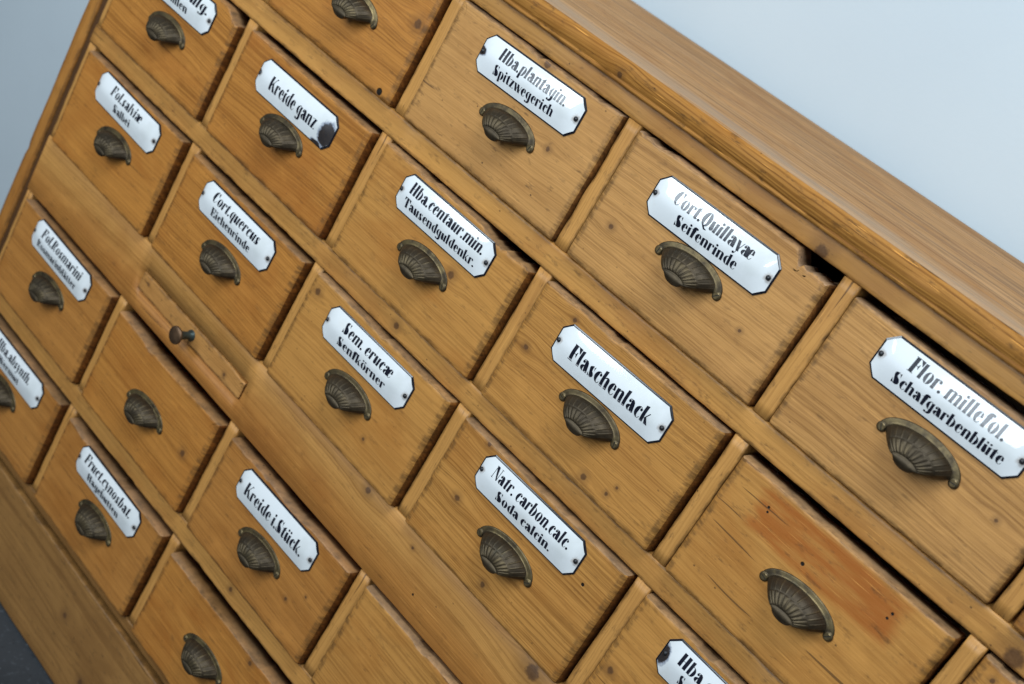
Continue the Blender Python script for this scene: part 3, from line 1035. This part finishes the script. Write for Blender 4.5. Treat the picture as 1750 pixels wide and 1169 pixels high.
    if ch == 'R':
        return [P_stem(0.03, 0, 1, W2, 0), P_cres(0.30, 0.745, 0.24, 0.255, 1, 0.17), P_line(0.22, 0.985, 0.32, 0.985, HL), P_line(0.22, 0.50, 0.34, 0.50, HL),
                [(0.30, 0.50), (0.42, 0.46), (0.50, 0.10), (0.60, 0.03), (0.58, 0.0), (0.44, 0.0), (0.34, 0.14)]], 0.62
    if ch == 'W':
        return [P_par(0.19, 0.0, 0.0, 1, 0.22), P_line(0.30, 0.0, 0.40, 0.8, HL), P_par(0.53, 0.0, 0.33, 1, 0.22), P_line(0.64, 0.0, 0.82, 1, HL + 0.01)], 0.85
    return [], 0.3


def lettering(lines):
    """lines: (text, x_left, x_right, baseline, cap height) in mm from the plate's centre (z up)."""
    bm = bmesh.new()
    cnt = 0
    for (txt, xl, xr, base, cap) in lines:
        tot = sum(G(c)[1] for c in txt) - 0.06
        sx = (xr - xl) / tot
        pen = xl
        for c in txt:
            polys, adv = G(c)
            for poly in polys:
                cnt += 1
                vv = []
                for (px, py) in poly:
                    vv.append(bm.verts.new(((pen + px * sx), (cnt % 7) * 0.012, base + py * cap)))
                try:
                    bm.faces.new(vv)
                except ValueError:
                    pass
            pen += adv * sx
    bmesh.ops.triangulate(bm, faces=bm.faces[:])
    for k in range(-7, 8):
        g = bm.verts[:] + bm.edges[:] + bm.faces[:]
        bmesh.ops.bisect_plane(bm, geom=g, plane_co=(0, 0, k * 2.2), plane_no=(0, 0, 1))
    for v in bm.verts:
        x, o, z = v.co
        v.co = (x / 1000, -(dome(x, z) + 0.05 + o) / 1000, z / 1000)
    for f in bm.faces:
        f.normal_update()
        if f.normal.y > 0:
            f.normal_flip()
        f.smooth = True
    me = bpy.data.meshes.new('lettering')
    bm.to_mesh(me)
    bm.free()
    me.materials.append(M_INK)
    return me


# ------------------------------------------------------------------ drawers
def front_mesh(name, w, hgt, T, mats, seed, r=6.0, rt=1.1, chips=(), wear=1.0):
    """Drawer front: w x hgt x T mm with worn round-overs. Origin at bottom centre of the outer face."""
    nw, nh, nc = 88, 40, 5
    prof = []
    for k in range(6):
        a = math.pi / 2 * k / 5
        prof.append((1 - math.cos(a), 1 - math.sin(a)))

    def outline(ins_side, ins_top, ins_bot, rc):
        """counter-clockwise from bottom left; returns list of (x, z, side tag)"""
        x0, x1 = -w / 2 + ins_side, w / 2 - ins_side
        z0, z1 = ins_bot, hgt - ins_top
        pts = []
        for i in range(nw):
            pts.append((x0 + rc + (x1 - x0 - 2 * rc) * i / (nw - 1), z0, 'b'))
        for i in range(1, nc):
            a = -math.pi / 2 + math.pi / 2 * i / nc
            pts.append((x1 - rc + rc * math.cos(a), z0 + rc + rc * math.sin(a), 'b' if i < 3 else 'r'))
        for i in range(nh):
            pts.append((x1, z0 + rc + (z1 - z0 - 2 * rc) * i / (nh - 1), 'r'))
        for i in range(1, nc):
            a = math.pi / 2 * i / nc
            pts.append((x1 - rc + rc * math.cos(a), z1 - rc + rc * math.sin(a), 'r' if i < 3 else 't'))
        for i in range(nw):
            pts.append((x1 - rc - (x1 - x0 - 2 * rc) * i / (nw - 1), z1, 't'))
        for i in range(1, nc):
            a = math.pi / 2 + math.pi / 2 * i / nc
            pts.append((x0 + rc + rc * math.cos(a), z1 - rc + rc * math.sin(a), 't' if i < 3 else 'l'))
        for i in range(nh):
            pts.append((x0, z1 - rc - (z1 - z0 - 2 * rc) * i / (nh - 1), 'l'))
        for i in range(1, nc):
            a = math.pi + math.pi / 2 * i / nc
            pts.append((x0 + rc + rc * math.cos(a), z0 + rc + rc * math.sin(a), 'l' if i < 3 else 'b'))
        return pts

    rings = []
    tags = None
    specs = [(0, 0, 0, 3.0, T), (0, 0, 0, 3.0, r)]
    for (pi, pd) in prof[1:]:
        specs.append((r * pi, rt * pi, r * 0.7 * pi, max(3.0 - 2.2 * pi, 0.8), r * pd))
    specs.append((r + 2.0, rt + 2.0, r * 0.7 + 2.0, 0.8, 0.0))
    specs.append((r + 4.0, rt + 4.0, r * 0.7 + 4.0, 0.8, 0.0))
    specs.append((r + 6.5, min(rt + 14.0, hgt * 0.45), min(r * 0.7 + 6.5, hgt * 0.4), 0.8, 0.0))
    for si, (a, b_, c_, rc, dep) in enumerate(specs):
        pts = outline(a, b_, c_, rc)
        if tags is None:
            tags = [p[2] for p in pts]
        ring = []
        for (x, z, tg) in pts:
            e = wear * (0.55 * n1(x * 0.03 + z * 0.05, seed) + 0.35 * n1(x * 0.16 + z * 0.2, seed + 3) + 0.25 * n1(x * 0.5 + z * 0.6, seed + 4))
            dz = dx = 0.0
            if tg == 'b':
                dz = abs(e) * 0.9
            elif tg == 't':
                dz = -abs(e) * 1.1
            else:
                dx = -math.copysign(abs(e), x) * 0.9
            u = (x + w / 2) / w
            zr = z / hgt
            for (u0, u1, dpt, soft) in chips:
                f = sst(u0 - soft, u0 + soft, u) * (1 - sst(u1 - soft, u1 + soft, u)) if u1 < 1 else sst(u0 - soft, u0 + soft, u)
                if zr > 0.75:
                    dz -= dpt * f * sst(0.75, 0.97, zr) * (1.0 + 0.45 * n1(x * 0.25, seed + 8))
            dep_ = dep
            if 1 < si < len(specs) - 3:
                dep_ = max(0.0, dep + 0.5 * wear * max(0, n1(x * 0.05 + z * 0.07, seed + 6)))
            if si == len(specs) - 1:
                dx = dz = 0.0
            ring.append((x + dx, z + dz, dep_))
        rings.append(ring)
    n = len(rings[0])
    vs = [(x / 1000, d / 1000, z / 1000) for ring in rings for (x, z, d) in ring]
    fs, mi = [], []
    for k in range(len(rings) - 1):
        for i in range(n):
            j = (i + 1) % n
            fs.append((k * n + i, k * n + j, (k + 1) * n + j, (k + 1) * n + i))
            tg = tags[i]
            side = k < 3
            mi.append(1 if (tg == 't' and k < 5) else 2 if (tg in 'lr' and side) else 0)
    fs.append(tuple(range((len(rings) - 1) * n, len(rings) * n)))
    mi.append(0)
    fs.append(tuple(range(n)))
    mi.append(0)
    me = mesh_of(name, vs, fs, mats, mi)
    ev = [0.0, 0.8] + [1.0] * (len(rings) - 5) + [0.12, 0.0, 0.0]
    add_edge(me, [ev[k] for k in range(len(rings)) for _ in range(n)])
    for p in me.polygons:
        if len(p.vertices) > 8:
            p.use_smooth = False
    return me


def box_mesh(w, hgt, T, proud):
    """The drawer box behind the front: two sides, back and bottom in thin boards."""
    vs, fs = [], []

    def bx(x0, x1, y0, y1, z0, z1):
        b = len(vs)
        vs.extend([(x / 1000, y / 1000, z / 1000) for x in (x0, x1) for y in (y0, y1) for z in (z0, z1)])
        for f in [(0, 1, 3, 2), (4, 6, 7, 5), (0, 4, 5, 1), (2, 3, 7, 6), (0, 2, 6, 4), (1, 5, 7, 3)]:
            fs.append(tuple(b + k for k in f))
    y0, y1 = T + 0.2, 330 + proud
    bx(-w / 2 + 3, -w / 2 + 12, y0, y1, 1.5, hgt - 12)
    bx(w / 2 - 12, w / 2 - 3, y0, y1, 1.5, hgt - 12)
    bx(-w / 2 + 12.2, w / 2 - 12.2, y1 - 9, y1, 2, hgt - 16)
    bx(-w / 2 + 12.2, w / 2 - 12.2, y0, y1 - 9.2, 4, 10)
    return mesh_of('drawer_box', vs, fs, [M_BOX], None, False)


def L1(t, xl, xr):
    return [(t, xl, xr, -6.6, 14.2)]


def L2(a, al, ar, b, bl, br, h1=11.1, h2=9.3):
    return [(a, al, ar, 2.4, h1), (b, bl, br, -11.2, h2)]


# row, column: gap above, proud, tint, plate text, pull offset and tilt, knots ... (object space of the front, metres)
T_OR = dict(light=(0.475, 0.208, 0.042), dark=(0.230, 0.080, 0.012), blotch=(0.34, 0.105, 0.013))
T_YE = dict(light=(0.510, 0.252, 0.062), dark=(0.245, 0.097, 0.018), blotch=(0.36, 0.128, 0.018))
T_GR = dict(light=(0.510, 0.270, 0.085), dark=(0.255, 0.112, 0.028), blotch=(0.36, 0.155, 0.036))
T_BR = dict(light=(0.450, 0.200, 0.045), dark=(0.225, 0.080, 0.014), blotch=(0.31, 0.108, 0.016))
D = {}


def dr(r, c, gap, proud, tint, label, text=None, px=None, py=None, pull=(0, 0, 0), knots=(), holes=(), chips=(), prot=0.0,
       enamel=(), screws=True, **kw):
    D[(r, c)] = dict(gap=gap, proud=proud, tint=tint, label=label, text=text, px=px, py=py, pull=pull, knots=knots, holes=holes,
                     chips=chips, prot=prot, enamel=enamel, kw=kw)


PLT = 'pine drawer with enamel plate reading '
dr(1, 1, 3, 6, T_OR, 'bare pine drawer at the left end of the top row')
dr(1, 2, 1.5, 6, T_OR, 'plateless pine drawer with grey knot and round hole, beside the Hba.plantagin drawer', None, pull=(348.0, 68.4, 0.6),
   knots=[(0.088, 0.077, 0.0050)], holes=[(0.0838, 0.0055, 0.0036)], blotch_amt=0.55, ring=0.8)
dr(1, 3, 1.0, 4.5, T_GR, PLT + 'Hba.plantagin. Spitzwegerich', L2('Hba.plantagin.', -38.6, 43.8, 'Spitzwegerich', -38.2, 36.6), 564.2, 26.2,
   pull=(565.8, 68.6, -0.1), prot=0.68, enamel=[(-0.0605, 0.000, 0.006, 0.0035)],
   knots=[(0.0116, 0.1165, 0.0044), (0.054, 0.060, 0.0026)], ring=1.0, contrast=0.55, grime=0.95, blotch_amt=0.3)
dr(1, 4, 1.6, 6.5, T_GR, PLT + 'Cort.Quillayæ Seifenrinde', L2('Cort.Quillayæ', -41.5, 40.0, 'Seifenrinde', -31.0, 32.5), 782.0, 33.1,
   pull=(782.3, 67.4, 0.3), prot=0.2, knots=[(-0.0768, 0.0428, 0.0026), (0.064, 0.042, 0.0018)],
   chips=[(0.84, 1.0, 9.0, 0.022)], ring=1.25, contrast=0.8, blotch_amt=0.3)
dr(1, 5, 6.2, 4.5, T_GR, PLT + 'Flor.millefol. Schafgarbenblüte', L2('Flor. millefol.', -37.2, 41.5, 'Schafgarbenblüte', -42.8, 49.4, 11.5, 9.0), 1000.7, 27.6,
   pull=(1002.5, 67.8, 0.1), prot=-0.25, ring=1.1, contrast=0.8, knots=[(0.07, 0.05, 0.0018)], blotch_amt=0.3)
dr(1, 6, 3, 6, T_BR, 'pine drawer cut by the right picture edge, in the top row', pull=(1212, 67.8, 0))
dr(2, 1, 2.5, 8, T_OR, PLT + 'Cham.vulg. Kamillen', L2('Cham.vulg.', -46, 53.0, 'Kamillen', -34, 23.5), 121.3, 171.0, pull=(125.2, 212.2, -0.4),
   chips=[(0.93, 1.0, 9.0, 0.03)], ring=1.1, contrast=0.85, blotch_amt=0.6)
dr(2, 2, 4.4, 8.5, T_OR, PLT + 'Kreide ganz, its right end chipped black', L1('Kreide ganz', -38.6, 38.6), 337.4, 176.2, pull=(338.8, 212.2, -0.3),
   enamel=[(0.055, -0.003, 0.0085, 0.0115), (0.046, -0.0165, 0.007, 0.003), (-0.0605, 0.001, 0.003, 0.002)], prot=-0.25,
   ring=1.2, contrast=0.8, knots=[(0.02, 0.062, 0.0012)], blotch_amt=0.6)
dr(2, 3, 1.8, 8.5, T_YE, PLT + 'Hba.centaur.min. Tausendguldenkr.', L2('Hba.centaur.min.', -48.6, 51.5, 'Tausendguldenkr.', -48.9, 49.6), 560.8, 169.2,
   pull=(561.0, 212.7, 1.1), prot=-0.1, chips=[(0.72, 1.0, 4.5, 0.06)], knots=[(0.034, 0.0645, 0.0042)], ring=1.0, contrast=0.6,
   blotch_amt=0.6)
dr(2, 4, 2.0, 9, T_YE, PLT + 'Flaschenlack', L1('Flaschenlack', -42.8, 46.8), 778.7, 176.5, pull=(780.2, 212.6, 0.4), prot=0.87,
   knots=[(-0.085, 0.062, 0.0028), (-0.0585, 0.108, 0.0022), (0.0234, 0.012, 0.0034), (0.053, 0.025, 0.0016), (0.048, 0.0146, 0.0020)], ring=1.15, contrast=0.8, blotch_amt=0.3)
dr(2, 5, 6.2, 8.5, T_YE, 'plateless pine drawer with an orange stain where a plate once sat', pull=(999.4, 210.2, 1.1),
   stain=(-0.001, 0.0928, 0.0645, 0.0175, (0.36, 0.100, 0.014), 0.92), blotch_amt=0.55, ring=0.7, contrast=0.5, grime=0.8,
   holes=[(-0.0585, 0.097, 0.0011), (-0.0573, 0.0935, 0.0010), (0.0557, 0.098, 0.0012), (0.0546, 0.093, 0.0011), (-0.0143, 0.0814, 0.0016), (0.018, 0.048, 0.0008)])
dr(2, 6, 2, 6, T_YE, 'pine drawer in the second row, right of the stained one, cut by the picture corner', pull=(1212, 211, 0),
   knots=[(-0.08, 0.108, 0.0022)])
dr(3, 1, 2.5, 9, T_OR, PLT + 'Fol.salviæ Salbei', L2('Fol.salviæ', -32.4, 30.0, 'Salbei', -19.4, 15.2), 121.6, 311.4, pull=(124.0, 353.2, -1.0), prot=-1.2,
   ring=0.6, contrast=0.5, blotch_amt=0.65)
dr(3, 2, 4.0, 8.5, T_OR, PLT + 'Cort.quercus Eichenrinde', L2('Cort.quercus', -42.0, 40.0, 'Eichenrinde', -36.2, 33.0), 337.9, 315.0,
   pull=(341.5, 358.0, 0.8), prot=-0.4, ring=1.0, contrast=0.8, blotch_amt=0.5)
dr(3, 3, 1.2, 9.5, T_YE, PLT + 'Sem.erucæ Senfkörner', L2('Sem. erucæ', -36.2, 36.6, 'Senfkörner', -36.2, 34.8), 557.5, 314.8,
   pull=(559.4, 357.4, -0.5), prot=0.3, ring=0.9, contrast=0.6, knots=[(-0.088, 0.105, 0.004), (0.040, 0.030, 0.002)], blotch_amt=0.55)
dr(3, 4, 1.6, 8.5, T_YE, PLT + 'Natr.carbon.calc. Soda calcin.', L2('Natr. carbon.calc.', -47.0, 47.6, 'Soda calcin.', -33.4, 34.2), 780.2, 311.6,
   pull=(782.3, 357.0, 1.0), prot=0.45, ring=1.3, contrast=0.85, knots=[(-0.0667, 0.0574, 0.0034), (-0.0668, 0.1165, 0.0026), (-0.0012, 0.0165, 0.0030)],
   holes=[(0.074, 0.085, 0.0016)], blotch_amt=0.4)
dr(3, 5, 2.0, 8, T_YE, PLT + 'Hba.c, the plate chipped at its left end', [('Hba.c', -46.4, -14, 2.0, 10.9), ('S', -38.6, -33.5, -10.6, 8.8)], 1001.5, 312.6,
   pull=(1001, 357, 0), enamel=[(-0.0605, -0.002, 0.0055, 0.0085)], ring=0.9, contrast=0.6, knots=[(-0.086, 0.048, 0.0036)], blotch_amt=0.35)
dr(3, 6, 3, 8, T_YE, 'bare pine drawer at the right end of the third row')
dr(4, 1, 4.2, 9, T_BR, PLT + 'Fol.Rosmarini Rosmarinblätter', L2('Fol.Rosmarini', -42.5, 45.5, 'Rosmarinblätter', -45.2, 43.5), 120.5, 503.2,
   pull=(121.6, 546.0, -1.2), prot=-1.0, ring=0.7, contrast=0.6, knots=[(0.034, 0.055, 0.002)])
dr(4, 2, 8.0, 9, T_OR, 'plateless pine drawer below the knobbed slide', pull=(338.3, 549.6, -0.2), knots=[(0.0737, 0.059, 0.0042)],
   ring=1.0, contrast=0.7, blotch_amt=0.55, chips=[(0.25, 0.75, 3.0, 0.2)])
dr(4, 3, 6.5, 8.5, T_BR, PLT + 'Kreide i.Stück.', L1('Kreide i.Stück.', -47.6, 47.0), 556.2, 510.2, pull=(557.7, 552.4, -0.4), prot=0.63,
   ring=0.9, contrast=0.65, knots=[(0.053, 0.042, 0.0022), (0.072, 0.0616, 0.0016)], chips=[(0.42, 0.66, 2.4, 0.06)])
dr(4, 4, 3.2, 7, T_YE, 'plateless pine drawer right of the Kreide i.Stück drawer', pull=(780, 552, 0), ring=0.8,
   contrast=0.7, blotch_amt=0.45)
dr(5, 1, 4.5, 9, T_BR, PLT + 'Hba.absynth. Wermut', L2('Hba.absynth.', -40, 37.5, 'Wermut', -29.0, 19.5), 122.6, 652.2, pull=(118.0, 692.1, 1.0), ring=0.7,
   contrast=0.6)
dr(5, 2, 6.0, 9, T_BR, PLT + 'Fruct.cynosbat. Hagebutten', L2('Fruct.cynosbat.', -47.8, 48.0, 'Hagebutten', -33.4, 31.8), 341.6, 654.8,
   pull=(345.0, 697.5, 2.0), prot=-0.44, ring=0.7, contrast=0.5, chips=[(0.12, 0.60, 2.6, 0.04)])
dr(5, 3, 10.5, 9, T_OR, 'plateless pine drawer in the lowest row, right of the Hagebutten drawer', pull=(561.0, 692.0, 1.0),
   knots=[(0.0545, 0.104, 0.0030)], ring=0.7, contrast=0.6, blotch_amt=0.7)
dr(4, 5, 4, 8, T_YE, 'bare pine drawer in the fourth row, second from the right end')
dr(4, 6, 4, 8, T_YE, 'bare pine drawer at the right end of the fourth row')
dr(5, 4, 4, 8, T_OR, 'bare pine drawer in the lowest row, third from the right end')
dr(5, 5, 4, 8, T_YE, 'bare pine drawer in the lowest row, second from the right end')
dr(5, 6, 4, 8, T_BR, 'bare pine drawer at the right end of the lowest row')

FT = 22.0
GROUP = 'drawers of the apothecary cabinet'
for (r, c), d in sorted(D.items()):
    seed = r * 11.7 + c * 4.3
    x0, x1 = OPEN[c - 1]
    ya, yb = ROWS[r - 1]
    jl, jr = 1.3 + 0.4 * n1(seed, 1), 1.5 + 0.7 * n1(seed, 2)
    x0 += jl
    x1 -= jr
    w, hg = x1 - x0, (yb - ya) - d['gap'] - 0.9
    cx = (x0 + x1) / 2
    root = empty('drawer', W(cx, yb - 0.8, d['proud']), d['label'], 'drawer', GROUP)
    args = dict(d['tint'])
    args.update(d['kw'])
    args.setdefault('blotch_amt', 0.6)
    mf = wood('front_pine_%d_%d' % (r, c), seed, knots=d['knots'], holes=d['holes'], **args)
    lt = d['tint']['light']
    ek = {k: args[k] for k in ('ring', 'contrast') if k in args}
    me_ = wood('end_grain_%d_%d' % (r, c), seed, end=True, light=d['tint']['light'], dark=d['tint']['dark'], blotch=d['tint']['blotch'],
               grime=0.9, rough=0.55, coat=0.0, **ek)
    mt_ = wood('worn_edge_%d_%d' % (r, c), seed + 1, light=(lt[0] * 0.92, lt[1] * 1.05, lt[2] * 1.7), dark=(0.24, 0.125, 0.045),
               blotch=(0.31, 0.165, 0.065), grime=1.0, rough=0.6, grey=0.25, coat=0.0, ring=0.8)
    rc = random.Random(r * 17 + c * 3)
    nicks = []
    for _ in range(rc.randint(1, 3)):
        u0 = rc.uniform(0.02, 0.9)
        nicks.append((u0, min(0.99, u0 + rc.uniform(0.012, 0.09)), rc.uniform(0.4, 1.5), 0.008))
    f = front_mesh('front', w, hg, FT, [mf, mt_, me_], seed, r=5.4 if d['proud'] > 5 else 4.2, chips=list(d['chips']) + nicks, wear=1.0)
    obj('front', f, root)
    obj('drawer_box', box_mesh(w, hg, FT, d['proud']), root)
    px, py, pr = d['pull']
    if px == 0:
        px, py = cx, ya + 68
    loc = W(px, py, d['proud']) - root.location
    pull = obj('cup_pull', ME_PULL, root, loc, (0, math.radians(pr), 0))
    rs = random.Random(r * 31 + c)
    for s in (-1, 1):
        obj('screw', ME_PSCREW, pull, (s * 0.0309, 0.0001, -0.0007), (0, rs.uniform(0, 3.1), 0))
    if d['text']:
        loc = W(d['px'], d['py'], d['proud']) - root.location
        pl = obj('label_plate', ME_PLATE, root, loc, (0, -math.radians(d['prot']), 0))
        fm = ME_FACE if not d['enamel'] else make_face(mat_enamel('chipped_enamel_%d_%d' % (r, c), d['enamel']))
        obj('enamel_face', fm, pl)
        obj('lettering', lettering(d['text']), pl)
        for s in (-1, 1):
            if (r, c) == (2, 2) and s == 1:
                continue
            obj('screw', ME_LSCREW, pl, (s * 0.0589, -dome(58.9, 0) / 1000, 0))

# ------------------------------------------------------------------ pull-out slide with its knob
sl = empty('pull_out_slide', W(337, 458.4, 0.6), 'narrow worn pull-out writing slide with a small round metal knob', 'slide')
m_sl = wood('slide_pine', 77.0, light=(0.49, 0.245, 0.072), dark=(0.25, 0.108, 0.024), blotch=(0.34, 0.14, 0.03), ring=0.7, contrast=0.8, grime=1.0,
            knots=[(0.068, 0.0085, 0.0022), (-0.084, 0.0135, 0.0016)])
m_sle = wood('slide_end', 78.0, end=True, light=(0.40, 0.24, 0.09), dark=(0.22, 0.11, 0.03), grime=1.0, coat=0)
obj('slide_board', front_mesh('slide_board', 198.0, 22.0, 300.0, [m_sl, m_sl, m_sle], 77, r=2.2, rt=2.0, wear=1.5, chips=[(0.90, 1.0, 1.6, 0.06)]), sl)


def lathe(name, prof, mat, n=32):
    vs, fs = [], []
    for (rr, h) in prof:
        for i in range(n):
            a = 2 * math.pi * i / n
            vs.append((rr * math.cos(a) / 1000, -h / 1000, rr * math.sin(a) / 1000))
    for k in range(len(prof) - 1):
        for i in range(n):
            j = (i + 1) % n
            fs.append((k * n + i, k * n + j, (k + 1) * n + j, (k + 1) * n + i))
    fs.append(tuple(range((len(prof) - 1) * n, len(prof) * n)))
    return mesh_of(name, vs, fs, [mat])


kl = W(341.0, 447.8, 0.6) - sl.location
kn = obj('knob', lathe('knob', [(5.0, 18.0), (8.8, 18.6), (9.7, 19.6), (9.7, 20.8), (9.1, 21.5), (5.6, 22.2), (0.4, 22.4)], M_KNOB), sl, kl)
obj('knob_stem', lathe('knob_stem', [(6.2, 0.0), (6.0, 1.0), (4.4, 2.2), (4.0, 6), (4.6, 12), (6.2, 16.5), (6.6, 18.2), (0.4, 18.3)], M_STEM), kn)
